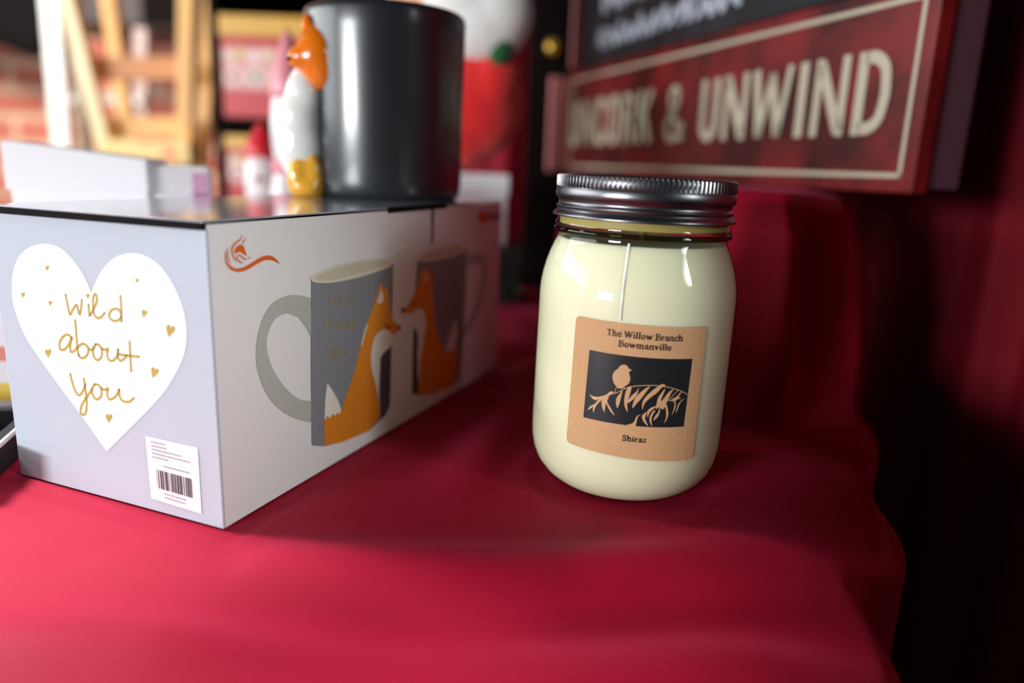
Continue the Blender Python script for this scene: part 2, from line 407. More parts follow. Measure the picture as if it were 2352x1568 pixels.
def cloth():
    bm = bmesh.new(); st = 0.003; over = 0.055
    na = int((A1 - A0 + 2 * over) / st); nb = int((B1 - B0 + 2 * over) / st); g = []
    for i in range(na + 1):
        col = []
        a = A0 - over + i * st
        for j in range(nb + 1):
            b = B0 - over + j * st
            a1 = A1 + 0.004 * sin(b * 38 + 0.3) + 0.004 * math.exp(-((b + 0.09) / 0.03) ** 2) - 0.016 * math.exp(-((b + 0.158) / 0.024) ** 2)
            ca, cb = max(A0 + .02, min(a1 - .02, a)), max(B0 + .02, min(B1 - .02, b))
            dx, dy = a - ca, b - cb; d = math.hypot(dx, dy) - 0.02
            if d > 0:
                ux, uy = dx / (d + .02), dy / (d + .02)
                th = min(d / 0.016, pi / 2); q = 0.010 * sin(th); dz = -0.010 * (1 - cos(th))
                ex = max(0, d - 0.016 * pi / 2)
                if ex > 0:
                    f = ex / 0.03; dz -= 0.71 * min(1, f); q += min(1, f) * (0.002 + 0.003 * sin((ca + cb) * 60) + 0.003 * sin((ca - cb) * 37))
                ca2, cb2 = ca + ux * (0.02 + q), cb + uy * (0.02 + q)
            else: ca2, cb2, dz = a, b, 0
            p = K - D1 * ca2 + D2 * cb2
            z = table_z(p.x, p.y, a, b); rz = riser_z(p.x, p.y)
            # drape folds run down the riser's face
            k = sstep(rz / 0.05) * (1 - sstep((rz - 0.10) / 0.028))
            sft = k * (0.006 * sin(p.x * 95 + 0.6) + 0.003 * sin(p.x * 210 + 1))
            col.append(bm.verts.new((p.x + sft * 0.4, p.y - sft, max(z, 0) * (1 - sstep(rz / .03)) + min(z, 0) + rz + dz)))
        g.append(col)
    for i in range(na):
        for j in range(nb): bm.faces.new((g[i][j], g[i + 1][j], g[i + 1][j + 1], g[i][j + 1]))
    return bm
tc = obj('tablecloth', cloth(), CLOTH, None, True)
tag(tc, 'crimson red tablecloth covering the table and the riser behind the candle jar', 'tablecloth')

# ------------------------------------------------------------------ mug gift box
gb = thing('mug_gift_box', BA, 'pale grey printed mug box with white heart and two fox mugs pictured on its sides', 'box')
gb.rotation_euler = (0, 0, -0.37776)          # local x = -D1 (right), local y = D2 (away)
bpy.context.view_layer.update()
GBM = Mx.Translation(BA) @ Mx.Rotation(-0.37776, 4, 'Z'); GBI = GBM.inverted()
tw = 0.0012; zt = BH - 0.0035
def wall(lo, hi, m, name, bev=0.0004):
    return obj(name, box_bm(lo, hi, bev, 2), m, gb)
# body: four card walls, floor, dark inside just under the lid
hpan = wall((-BL, 0, 0.0002), (0, tw, zt), GREYCARD, 'heart_panel')
mpan = wall((-tw, tw, 0.0002), (0, BD, BH - 0.0016), WHITECARD, 'mug_panel')
wall((-BL, tw, 0.0002), (-BL + tw, BD - tw, zt), GREYCARD, 'far_side_panel')
wall((-BL + tw, BD - tw, 0.0002), (-tw, BD, zt), WHITECARD, 'back_panel')
wall((-BL + tw, tw, 0.0002), (-tw, BD - tw, 0.0014), BLACKCARD, 'bottom_panel')
wall((-BL + tw, tw, zt - 0.006), (-tw, BD - tw, zt - 0.0005), BLACKCARD, 'tuck_flap')
lid = obj('lid_panel', box_bm((-BL - 0.0005, -0.0010, zt + 0.0026), (-0.0002, BD, BH - 0.0002), 0.0003, 2), LIDCARD, gb)
edge = obj('lid_edge', box_bm((-BL, -0.0006, zt), (-0.0010, 0.004, zt + 0.0026)), BLACKCARD, gb)
TOPZ = BH - 0.0002
# heart face: u = local x (0 right edge .. -BL), v = z
HN = -D2
def heart_uv(cx, cy):          # crop pixels of the photo -> (u, v) on the heart panel
    p = GBI @ on_plane(cx / 1.96 + 0, cy / 1.96 + 440, BA, HN); return (p.x, p.z)
def heart_pt(u, v, L): return (u, -0.00012 - 0.00008 * L, v)
white = lin((250, 251, 255)); gold = lin((182, 160, 74))
hk = Ink(heart_pt)
HEART = [(412,458),(440,390),(480,330),(530,292),(590,278),(650,288),(710,325),(760,385),(800,460),(828,540),(840,630),(832,720),(800,800),(740,900),(650,1000),(560,1090),(482,1168),(440,1110),(370,1010),(280,890),(200,780),(120,660),(80,570),(58,490),(54,420),(62,350),(85,295),(120,260),(165,240),(215,236),(265,250),(310,285),(355,340),(390,400)]
def hs(pts): return [heart_uv(*p) for p in pts]
def smooth_closed(pts, keep=()):
    P = [V(p) for p in pts]; out = []
    n = len(P)
    for i in range(n):
        p0, p1, p2, p3 = P[(i - 1) % n], P[i], P[(i + 1) % n], P[(i + 2) % n]
        if i in keep: p0 = p1
        if (i + 1) % n in keep: p3 = p2
        for k in range(4):
            t = k / 4
            out.append(0.5 * ((2 * p1) + (p2 - p0) * t + (2 * p0 - 5 * p1 + 4 * p2 - p3) * t * t + (3 * p1 - p0 - 3 * p2 + p3) * t ** 3))
    return [tuple(p) for p in out]
hk.poly(smooth_closed(hs(HEART), (0, 16)), white, 0)
hk.done('heart_print', hpan)
UNIT = [(0, .42), (.14, .62), (.32, .66), (.46, .50), (.46, .24), (.30, -.05), (0, -.50), (-.30, -.05), (-.46, .24), (-.46, .50), (-.32, .66), (-.14, .62)]
hk = Ink(heart_pt)
for cx, cy, s, r in [(214,344,20,0),(105,465,20,.1),(228,502,19,.1),(397,470,20,0),(618,401,20,.2),(650,550,31,.2),(766,630,48,.25),(695,817,42,.3),(219,728,32,-.1),(492,1021,34,.05)]:
    hk.poly(hs([(cx + s * 0.92 * (p[0] * cos(r) + p[1] * sin(r)), cy - s * 1.05 * (p[1] * cos(r) - p[0] * sin(r)) + 2) for p in UNIT]), gold, 1)
WORDS = [
 [(297,463),(305,505),(316,553),(330,530),(347,508),(353,535),(361,552),(367,520),(370,487)],
 [(400,508),(402,535),(405,558)],
 [(405,558),(420,535),(436,498),(437,470),(430,460),(422,475),(420,515),(426,552),(442,569),(460,562),(473,545)],
 [(546,548),(535,530),(512,528),(495,545),(495,567),(512,580),(535,578),(548,560)],
 [(544,468),(547,520),(549,583)],
 [(326,658),(308,643),(286,652),(270,680),(272,708),(290,710),(310,690),(325,655),(318,690),(320,720),(336,716),(350,700)],
 [(340,578),(345,640),(350,700),(356,738)],
 [(352,700),(372,684),(394,694),(400,716),(388,742),(368,748),(356,736)],
 [(398,705),(412,712),(425,700)],
 [(432,686),(420,712),(424,742),(442,758),(458,742),(460,712),(448,690),(432,686)],
 [(460,705),(478,712),(488,705),(484,735),(494,758),(514,758),(530,735),(534,704),(532,740),(542,760),(560,752),(572,735)],
 [(585,674),(588,740),(592,808)],
 [(540,732),(585,738),(628,743)],
 [(318,820),(328,862),(342,900),(358,915),(374,898),(386,868)],
 [(379,842),(387,895),(392,950),(388,992),(374,1004),(364,990),(368,965),(384,935),(405,905),(418,885)],
 [(428,866),(416,888),(420,918),(438,934),(456,920),(458,890),(446,870),(428,866)],
 [(456,884),(476,892),(488,884),(484,914),(496,934),(516,926),(532,906),(538,886),(540,920),(556,942),(584,944),(605,928)],
]
for st in WORDS: hk.line(hs(st), 0.00105, gold, 1)
hk.done('lettering', hpan)
# barcode sticker
hk = Ink(heart_pt)
hk.poly(hs([(657,1098),(892,1152),(910,1448),(684,1378)]), lin((246, 246, 250)), 2)
grey = lin((150, 150, 160)); ink_d = lin((40, 40, 48))
def stick(s, t):               # 0..1 across, 0..1 down the sticker
    a = V((657,1098)).lerp(V((892,1152)), s); b = V((684,1378)).lerp(V((910,1448)), s); return a.lerp(b, t)
for k, (t, e) in enumerate([(.07, .38), (.13, .40), (.19, .68), (.25, .85), (.31, .42), (.86, .72), (.92, .68)]):
    s = 0.10 if k < 5 else 0.28
    while s < e:
        l = random.uniform(.02, .05)
        hk.line(hs([stick(s, t), stick(min(e, s + l), t)]), 0.0007, grey, 3, False, taper=lambda q: 1); s += l + .012
hk.line(hs([stick(.30, .42), stick(.82, .42)]), 0.0006, grey, 3, False, taper=lambda q: 1)
s = .15
while s < .84:
    wv = random.choice([.008, .012, .02, .028])
    hk.poly(hs([stick(s, .50), stick(s + wv, .50), stick(s + wv, .80), stick(s, .80)]), ink_d, 3); s += wv + random.choice([.008, .012, .022])
hk.done('barcode_sticker', hpan)

# mug picture on the long side: u = local y, v = z
def side_uv(cx, cy):
    p = GBI @ on_plane(cx / 1.9595 + 460, cy / 1.9595 + 440, BA, -D1); return (p.y, p.z)
def ss(pts): return [side_uv(*p) for p in pts]
def side_pt(u, v, L): return (0.00012 + 0.00005 * L, u, v)
def P(ink, pts, col, L, keep=None):
    q = ss(pts); ink.poly(q if keep is None else smooth_closed(q, keep), col, L)
pk = Ink(side_pt)
og = lin((216, 128, 36)); og2 = lin((228, 146, 50)); cw = lin((226, 222, 216)); mg = lin((128, 132, 140)); mgd = lin((70, 72, 78)); hd = lin((176, 178, 172)); cr = lin((214, 210, 196)); cin = lin((196, 192, 172)); blk = (0.01, 0.01, 0.01); dgold = lin((158, 140, 92))
# left mug
P(pk, [(495,478),(440,465),(380,470),(320,505),(280,570),(255,660),(250,760),(270,850),(310,930),(370,990),(440,1025),(498,1036),(498,940),(450,935),(400,900),(350,840),(315,770),(298,690),(310,620),(340,570),(390,548),(440,565),(475,610),(498,645)], hd, 1, (0, 11, 12, 21))
P(pk, [(498,385),(868,322),(862,600),(852,960),(830,1010),(760,1075),(640,1125),(560,1145),(505,1142),(500,1130),(496,760)], mg, 2)
P(pk, [(810,740),(858,690),(852,960),(830,1010),(806,1020)], mgd, 3)
P(pk, [(495,385),(540,355),(620,325),(720,306),(800,300),(850,303),(868,320),(845,340),(780,364),(700,388),(600,408),(530,410),(500,402)], cr, 3, ())
P(pk, [(512,388),(560,360),(640,333),(740,313),(820,308),(848,318),(800,342),(720,366),(620,392),(550,400)], cin, 4, ())
FOXL = [(800,430),(812,412),(826,452),(836,415),(846,470),(852,535),(866,580),(893,606),(893,622),(870,642),(840,622),(810,622),(780,660),(766,730),(770,800),(790,880),(806,960),(808,1005),(760,1075),(640,1125),(556,1143),(556,1020),(580,1012),(604,998),(632,985),(660,900),(690,820),(705,750),(722,680),(742,610),(768,540),(790,480)]
P(pk, FOXL, lambda u, v: tuple(og[i] + (og2[i] - og[i]) * max(0, min(1, (v - 0.03) / 0.05)) for i in range(3)), 4)
P(pk, [(780,662),(810,624),(840,624),(868,644),(890,628),(884,662),(850,700),(812,740),(806,800),(800,900),(806,965),(790,880),(770,800),(766,730)], cw, 5, (4,))
P(pk, [(812,440),(822,470),(820,494),(806,502),(792,500)], cw, 5)
P(pk, [(568,860),(590,890),(618,940),(632,985),(622,1000),(614,992),(604,1008),(592,998),(580,1020),(570,1008),(556,1028),(560,930)], cw, 5)
pk.line(ss([(832,594),(842,608),(856,606)]), 0.0007, blk, 6)
P(pk, [(886,600),(897,602),(897,620),(888,624)], blk, 6)
pk.line(ss([(747,600),(735,640),(724,690)]), 0.0012, cw, 5)
# right mug
P(pk, [(1205,285),(1240,275),(1275,285),(1292,320),(1290,380),(1270,470),(1235,580),(1182,665),(1184,612),(1225,540),(1255,450),(1268,380),(1260,330),(1235,320),(1205,345)], hd, 1, (0, 7, 8, 14))
P(pk, [(975,300),(1202,250),(1190,560),(1167,840),(1130,877),(1060,903),(985,917),(952,906),(958,620)], mg, 2)
P(pk, [(958,620),(978,620),(980,915),(952,906)], mgd, 3)
P(pk, [(975,300),(1010,270),(1080,245),(1150,236),(1200,248),(1180,275),(1100,300),(1020,314),(980,310)], cr, 3, ())
P(pk, [(990,298),(1030,274),(1090,254),(1150,246),(1184,254),(1150,276),(1080,296),(1020,304)], cin, 4, ())
P(pk, [(988,345),(1000,372),(1010,335),(1018,366),(1032,335),(1040,400),(1048,500),(1055,600),(1080,680),(1100,732),(1122,722),(1152,700),(1158,790),(1132,876),(1060,902),(980,916),(985,760),(1008,660),(1014,575),(1000,532),(972,526),(945,548),(918,548),(904,534),(930,515),(962,460),(984,400)], og, 4)
P(pk, [(908,552),(940,550),(972,530),(1000,534),(1013,580),(1005,660),(988,760),(980,860),(974,760),(976,640),(950,606),(920,592)], cw, 5, (0,))
P(pk, [(1146,570),(1125,630),(1100,715),(1118,722),(1130,708),(1148,702),(1154,630)], cw, 5)
P(pk, [(1014,352),(1020,380),(1018,404),(1008,402)], cw, 5)
pk.line(ss([(948,505),(960,512),(970,492)]), 0.0007, blk, 6)
P(pk, [(904,520),(914,522),(914,540),(904,544)], blk, 6)
pk.line(ss([(838,288),(880,262),(925,240),(960,230)]), 0.0012, lin((240, 238, 236)), 3)
pk.done('mug_picture', mpan)
# the words on the pictured mug, the emblem and the blurred corner mark
tk = Ink(side_pt)
def wmap(p, i):
    if i < 5: return (575 + (p[0] - 297) * 0.43, 460 + (p[1] - 463) * 0.55 - (p[0] - 297) * 0.06)
    if i < 13: return (553 + (p[0] - 266) * 0.42, 565 + (p[1] - 600) * 0.36 - (p[0] - 266) * 0.05)
    return (570 + (p[0] - 318) * 0.38, 690 + (p[1] - 820) * 0.48 - (p[0] - 318) * 0.05)
for i, st in enumerate(WORDS): tk.line(ss([wmap(p, i) for p in st]), 0.0005, dgold, 5)
for cx, cy, s in [(662,772,13),(612,826,9),(560,788,8)]: tk.poly(ss([(cx + s * p[0], cy - s * p[1]) for p in UNIT]), dgold, 5)
tk.done('mug_lettering', mpan)
ek = Ink(side_pt); ec = lin((214, 98, 30))
def es(pts): return [side_uv((x / 13.07 + 500 - 460) * 1.9595, (y / 13.07 + 520 - 440) * 1.9595) for x, y in pts]
ek.poly(smooth_closed(es([(340,590),(260,700),(210,830),(205,960),(240,1100),(320,1230),(430,1320),(600,1362),(760,1345),(930,1270),(1120,1160),(1300,1060),(1450,1010),(1600,1010),(1740,1060),(1860,1125),(1790,1020),(1680,920),(1560,870),(1420,870),(1270,920),(1120,1010),(960,1110),(800,1200),(640,1250),(500,1245),(390,1180),(300,1080),(255,960),(255,830),(290,700)]), (0, 15)), ec, 1)
ek.poly(smooth_closed(es([(330,690),(295,800),(285,900),(320,1020),(410,1140),(360,1030),(325,920),(320,820)]), (0, 4)), ec, 1)
ek.poly(smooth_closed(es([(720,215),(690,320),(600,410),(480,500),(410,610),(400,760),(440,900),(500,1000),(590,1075),(520,960),(460,830),(450,700),(480,600),(560,510),(660,430),(720,310)]), (0, 8)), ec, 1)
ek.poly(es([(840,320),(780,400),(700,500),(760,505),(820,400)]), ec, 1)
ek.poly(smooth_closed(es([(700,535),(610,560),(530,630),(495,730),(510,830),(560,810),(620,770),(700,780),(780,840),(880,890),(840,780),(800,650),(760,570)]), (9,)), ec, 1)
ek.line(es([(720,1090),(640,1040),(575,960),(580,890),(640,860),(700,885),(760,950),(810,975),(850,970)]), 0.0006, ec, 1)
ek.poly(es([(905,930),(940,905),(975,935),(950,965),(915,955)]), ec, 1)
ek.done('fox_emblem', mpan)
ck = Ink(side_pt)
P(ck, [(1252,98),(1288,92),(1290,134),(1258,138)], ec, 1, ())
for x in (1298, 1316, 1334): P(ck, [(x, 96), (x + 12, 94), (x + 11, 130), (x + 1, 133)], lin((52, 50, 54)), 1)
ck.done('corner_mark', mpan)
sl = Ink(side_pt); P(sl, [(1040,66),(1052,64),(1046,234),(1038,236)], lin((18, 16, 16)), 2); sl.done('tab_slit', mpan)
tb = obj('tuck_tab', box_bm((-0.0004, 0.117, BH - 0.0026), (0.0011, 0.178, BH + 0.0002), 0.0004), BLACKCARD, gb)

# ------------------------------------------------------------------ candle jar
jar = thing('candle_jar', (JX, JY, 0), 'glass jar of cream candle wax with dark metal screw lid and kraft label', 'candle', None, (0, 0.0114, 0))
JM = Mx.Translation((JX, JY, 0)) @ Mx.Rotation(0.0114, 4, 'Y'); JI = JM.inverted()
RB = 0.04204
out = [(0, .0012), (.022, .0010), (.0275, .0004), (.0315, .0018), (.0355, .0048), (.0388, .0092), (.0408, .0142), (.0418, .0200), (RB, .0270), (RB, .0500), (RB, .0700), (RB, .0840), (.0418, .0885), (.0411, .0930), (.0400, .0975), (.0385, .1020), (.0368, .1060), (.0358, .1085), (.0355, .1100), (.0357, .1112), (.0364, .1122), (.0368, .1136), (.0366, .1150), (.0356, .1162), (.0350, .1180), (.0350, .1310)]
inn = [(.0330, .1310), (.0330, .1100), (.0336, .1085), (.0362, .1020), (.0388, .0930), (.0400, .0840), (.0401, .0300), (.0392, .0180), (.0350, .0085), (.0290, .0050), (0, .0045)]
obj('glass', lathe_bm(out, 128), GLASS, jar, True)
wax = [(0, .0020), (.022, .0018), (.0275, .0012), (.0312, .0025), (.0351, .0054), (.0384, .0096), (.0404, .0145), (.0414, .0200), (.0416, .0270), (.0416, .0840), (.0414, .0884), (.0407, .0928), (.0396, .0973), (.0381, .1018), (.0365, .1056), (.0352, .1078), (.0345, .1083), (.0330, .1080), (0, .1078)]
obj('wax', lathe_bm(wax, 128), WAX, jar, True)
obj('wick', tube_bm([(0.001, 0, .1086), (0.0, 0.001, .114), (-0.001, 0, .119)], [.0016, .0015, .0014], 10), mat('tan_wick', lin((196, 156, 96)), rough=0.9, noise=.2, nscale=900), jar, True)
# mould seam down the glass, its glossy reflection put in as pale colour
PH = math.atan2(-0.31, -0.19)
def seam(a, w):
    bm = bmesh.new(); rr = [(RB, SEAMZ), (RB, .0840), (.0418, .0885), (.0411, .0930), (.0400, .0975), (.0385, .1020), (.0368, .1060), (.0357, .1095)]
    prev = None
    for r, z in rr:
        row = []
        for k in range(5):
            t = -1 + k / 2; ang = a + t * w / r; h = 0.00035 * (1 - t * t)
            row.append(bm.verts.new(((r + h) * cos(ang), (r + h) * sin(ang), z)))
        if prev:
            for k in range(4): bm.faces.new((prev[k], prev[k + 1], row[k + 1], row[k]))
        prev = row
    return bm
sa = None
def jar_hit(px, py, R=RB):
    o = JI @ EYE; d = (JI.to_3x3() @ ray(px, py))
    a = d.x ** 2 + d.y ** 2; b = 2 * (o.x * d.x + o.y * d.y); c = o.x ** 2 + o.y ** 2 - R * R
    t = (-b - math.sqrt(max(0, b * b - 4 * a * c))) / (2 * a); p = o + d * t
    return math.atan2(p.y, p.x), p.z
a_s, _ = jar_hit(1428, 700)
SEAMZ = jar_hit(1430, 737)[1]
obj('mould_seam_glint', seam(a_s, 0.00042), mat('glass_ridge_glint', (0.75, 0.8, 0.74), rough=0.08, coat=1.0), jar, True)
# metal lid: knurled top band, groove, bead and flared skirt
lp = [(0, .1330), (.0325, .1330), (.0335, .1338), (.0352, .1343), (.0364, .1342), (.0368, .1338), (.0369, .1334), (.0369, .1294), (.0368, .1290), (.0371, .1284), (.0373, .1264), (.0371, .1250), (.0362, .1243), (.0358, .1232), (.0359, .1222), (.0367, .1216), (.0367, .1207), (.0362, .1202), (.0364, .1196), (.0377, .1186), (.0381, .1178), (.0379, .1173), (.0366, .1176), (.0355, .1190), (.0352, .1300)]
def knurl(k, i, a): return (0.00035 * (1 if (i % 6) in (0, 1, 2) else -1)) if k in (6, 7) else 0
obj('screw_lid', lathe_bm(lp, 696, knurl), PEWTER, jar, True)
for f in jar.children:
    if f.name.startswith('screw_lid'):
        es_ = f.modifiers.new('edges', 'EDGE_SPLIT'); es_.split_angle = rad(50)
obj('lid_liner', lathe_bm([(.0344, .1312), (.0344, .1145), (.0348, .1139), (.0349, .1145), (.0349, .1312)], 96), mat('gold_lacquer', lin((176, 160, 92)), rough=.45, spec=.4), jar, True)
bead = bpy.data.materials.get('clear_glass').copy(); bead.name = 'thick_green_glass'
for nd in bead.node_tree.nodes:
    if nd.type == 'MIX': nd.inputs[6].default_value = (.38, .42, .26, 1); nd.inputs[7].default_value = (.10, .13, .07, 1)
bb_ = [(.0361 + .0011 * cos(2 * pi * k / 14), .1119 + .0013 * sin(2 * pi * k / 14)) for k in range(15)]
obj('neck_bead', lathe_bm(bb_, 96), bead, jar, True)
# kraft label wrapped on the jar
def lab_uv(cx, cy):            # pixels of the photo (crop of the label) -> arc length and height
    a, z = jar_hit(cx / 3.136 + 1180, cy / 3.136 + 700); return ((a - LA) * RB, z)
LA = jar_hit(1460, 890)[0]
def lab_pt(u, v, L):
    a = LA + u / RB; r = RB + 0.00018 + 0.00009 * L; return (r * cos(a), r * sin(a), v)
cor = [lab_uv(*p) for p in [(452, 75), (1388, 152), (1284, 1112), (380, 985)]]
LBL = mat('unused', (1, 1, 1))
bpy.data.materials.remove(LBL)
def label_outline(c, rc):
    pts = []
    n = 4
    for i in range(n):
        p, a, b = V(c[i]), V(c[i - 1]), V(c[(i + 1) % n])
        ea, eb = (a - p).normalized(), (b - p).normalized()
        for k in range(7):
            t = k / 6; q0 = p + ea * rc * (1 - t); q1 = p + eb * rc * t
            pts.append(tuple(p + (ea * rc * (1 - t) ** 2 + eb * rc * t ** 2)))
    return pts
lk = Ink(lab_pt, 0.003); lk.poly(label_outline(cor, 0.0022), (1, 1, 1), 0)
lb = lk.done('kraft_label', jar); lb.data.materials.clear(); lb.data.materials.append(KRAFT)
for p in lb.data.polygons: p.use_smooth = True
tan = lin((206, 162, 118)); ink_b = lin((26, 28, 30)); pic_b = lin((30, 33, 36))
def bs(pts): return [lab_uv((x / 7.841 + 1330 - 1180) * 3.136, (y / 7.841 + 790 - 700) * 3.136) for x, y in pts]
bk = Ink(lab_pt, 0.003)
bk.poly([lab_uv(*p) for p in [(548, 322), (1284, 386), (1220, 874), (503, 806)]], pic_b, 1)
BIRD = [(795,366),(740,390),(700,440),(660,470),(620,520),(606,580),(612,640),(630,700),(660,740),(690,780),(740,796),(790,785),(840,745),(890,710),(918,650),(916,580),(900,520),(905,490),(960,462),(905,440),(870,392),(840,372)]
bk.poly(smooth_closed(bs(BIRD), (18,)), tan, 2)
for st in ([(672,780),(655,830),(640,870)], [(800,760),(815,785),(830,790)]): bk.line(bs(st), 0.00025, tan, 2)
bk.line(bs([(590,890),(680,870),(800,810),(920,765),(1100,745),(1300,738),(1450,748),(1600,770),(1750,810),(1860,855),(1945,905)]), 0.00028, tan, 2)
LEAVES = [
 [(620,855),(560,850),(500,900),(420,930),(330,945),(250,930),(195,895),(240,965),(300,1005),(380,980),(470,990),(540,930),(600,890)],
 [(420,960),(350,1000),(290,1070),(210,1110),(165,1180),(250,1130),(265,1110),(255,1160),(265,1225),(300,1130),(350,1060),(420,990)],
 [(430,960),(412,1040),(420,1130),(460,1215),(475,1130),(490,1060),(520,1120),(580,1220),(645,1275),(570,1140),(510,1020),(540,950)],
 [(780,815),(740,880),(680,960),(665,1040),(675,1100),(692,1150),(730,1060),(755,960),(775,880)],
 [(900,760),(850,830),(820,950),(815,1070),(840,1160),(875,1215),(865,1080),(885,1000),(920,880),(945,770)],
 [(1075,780),(1040,840),(950,920),(880,1010),(870,1062),(960,1000),(1030,930),(1060,850)],
 [(1275,755),(1170,810),(1060,910),(990,1010),(960,1150),(1040,1060),(1130,960),(1210,850)],
 [(1550,740),(1500,712),(1440,740),(1330,820),(1210,930),(1140,1040),(1138,1170),(1180,1060),(1280,960),(1400,870),(1480,780)],
 [(1545,790),(1480,870),(1420,960),(1390,1070),(1380,1160),(1440,1130),(1500,1170),(1560,1090),(1540,1010),(1470,1010),(1510,900)],
 [(1690,805),(1600,870),(1540,950),(1500,1010),(1560,1060),(1610,960),(1650,880)],
 [(1385,1110),(1290,1140),(1225,1210),(1230,1310),(1270,1220),(1340,1160)],
 [(1440,1130),(1420,1220),(1370,1280),(1335,1370),(1420,1290),(1450,1200)],
 [(1550,1120),(1560,1220),(1560,1310),(1530,1420),(1590,1310),(1598,1200),(1570,1080)],
 [(1215,1215),(1150,1260),(1130,1310),(1160,1390),(1240,1470),(1190,1350),(1195,1280)],
 [(1320,1210),(1270,1300),(1265,1380),(1310,1475),(1300,1380),(1310,1290),(1370,1190)],
 [(1110,1265),(1040,1290),(1000,1370),(960,1420),(860,1445),(940,1462),(1010,1468),(1040,1370),(1060,1300)],
 [(1820,850),(1770,920),(1690,970),(1640,1010),(1700,1020),(1690,1060),(1760,990),(1830,970),(1790,950)],
 [(1905,970),(1830,1010),(1770,1090),(1735,1240),(1770,1160),(1800,1080),(1850,1010)],
 [(1720,1020),(1710,1100),(1690,1190),(1660,1270),(1715,1180),(1735,1080)],
]
for i, q in enumerate(LEAVES): bk.poly(smooth_closed(bs(q)), tan, 2 + (i % 3) * 0.3)
for st in ([(1700,800),(1640,870),(1560,1000)], [(1780,820),(1700,900),(1600,1010)], [(1850,850),(1780,930),(1700,1010),(1600,1005)]): bk.line(bs(st), 0.00025, tan, 2)
bk.done('bird_picture', lb)
lk = Ink(lab_pt, 0.003)
def line_of(text, p0, p1, h):
    a, b = lab_uv(*p0), lab_uv(*p1); write(lk, text, a[0], b[0], a[1], h, ink_b, 2, GL, (b[1] - a[1]) / (b[0] - a[0]))
hpx = abs(lab_uv(700, 170)[1] - lab_uv(700, 220)[1])
line_of('The Willow Branch', (668, 214), (1214, 260), hpx * 0.92)
line_of('Bowmanville', (752, 296), (1132, 327), hpx * 0.88)
lk.done('heading_lettering', lb)
lk = Ink(lab_pt, 0.003)
line_of('Shiraz', (778, 974), (954, 990), hpx * 0.86)
lk.done('scent_lettering', lb)

for o_ in lb.children:
    for p in o_.data.polygons: p.use_smooth = True

# ------------------------------------------------------------------ fox mug on the box
MC = V((-0.083, 0.470, TOPZ)); MR = 0.0468; MH = 0.107
mug = thing('fox_mug', MC, 'dark grey glazed mug with raised orange and white fox, standing on the mug box', 'mug')
mp = [(0, .0004), (.038, .0004), (.0430, .0), (.0452, .0014), (.0460, .004), (MR, .010), (MR + .0004, .05), (MR + .0012, .095), (MR + .0014, .1030), (MR + .0008, .1056), (MR - .0006, MH), (MR - .002, .1062), (MR - .003, .104), (MR - .0038, .095), (MR - .0045, .02), (.038, .0075), (0, .006)]
obj('body', lathe_bm(mp, 96), GLAZE, mug, True)
hp = []
for k in range(15):
    a = -pi / 2 + pi * k / 14; hp.append((0.020 + 0.6 * (MR - .004 + 0.030 * cos(a)) * 0.25, 0.985 * (MR - .004 + 0.030 * cos(a)), 0.054 + 0.034 * sin(a)))
obj('handle', tube_bm(hp, .0058, 14), GLAZE, mug, True)
def mg_(px, py, Y): return at(px, py, Y) - MC
fh = blob('fox_head', [(mg_(730,128,.438), (.0125,.011,.0155)), (mg_(742,165,.438), (.0105,.010,.0115)), (mg_(694,133,.436), (.0088,.008,.0072), .2), (mg_(678,136,.435), (.0055,.0055,.0048)),
      (mg_(708,68,.440), (.0045,.004,.0100), -.1), (mg_(752,66,.440), (.0050,.004,.0105), .15), (mg_(758,150,.443), (.010,.010,.015))], OGLAZE, mug)
blob('fox_chest', [(mg_(700,215,.440), (.0105,.010,.0140), -.2), (mg_(688,270,.440), (.0125,.011,.0190)), (mg_(690,335,.441), (.0138,.011,.0220)), (mg_(710,390,.442), (.0095,.010,.0130)), (mg_(690,180,.439), (.006,.006,.008), .4)], WGLAZE, mug)
blob('fox_tail_tip', [(mg_(683,405,.434), (.0062,.006,.0130), .12), (mg_(724,402,.436), (.0050,.006,.0150), -.12), (mg_(703,432,.434), (.0098,.007,.0058))], YGLAZE, mug)
obj('fox_nose', lathe_bm([(0, -.0016), (.0014, -.0010), (.0018, 0), (.0014, .0010), (0, .0016)], 16), BLACKGLAZE, fh, True).location = mg_(664, 134, .431)

# ------------------------------------------------------------------ wooden sign standing on the riser
ST = rad(-19.35); SD = V((sin(ST), cos(ST), 0)); SN = V((-SD.y, SD.x, 0))     # along the sign (away), outward normal (left)
SR = at(2094, 436, 0.452)                     # near bottom corner of the front
SR = V((SR.x, SR.y, RZ + 0.001))
sign = thing('wooden_sign', SR, 'red and black wooden plank sign reading uncork and unwind, standing on the draped riser', 'sign')
def sg_uv(px, py):
    p = on_plane(px, py, SR, SN) - SR; return (p.dot(SD), p.z)
def sg_pt(u, v, L): return SD * u + V((0, 0, v)) + SN * (0.0006 + 0.0003 * L)
U0, VB = sg_uv(2094, 436); U1, _ = sg_uv(1300, 380); _, VT = sg_uv(2094, 22)
_, va = sg_uv(1380, 143); _, vb = sg_uv(1900, 15)
VT = (va + vb) / 2
THK = 0.030
def sgbox(name, u0, u1, v0, v1, d0, d1, m, bev=0.0015):
    M = Mx((SD, SN, V((0, 0, 1)))).transposed().to_4x4()
    return obj(name, box_bm((u0, d0, v0), (u1, d1, v1), bev, 2, None, M), m, sign)
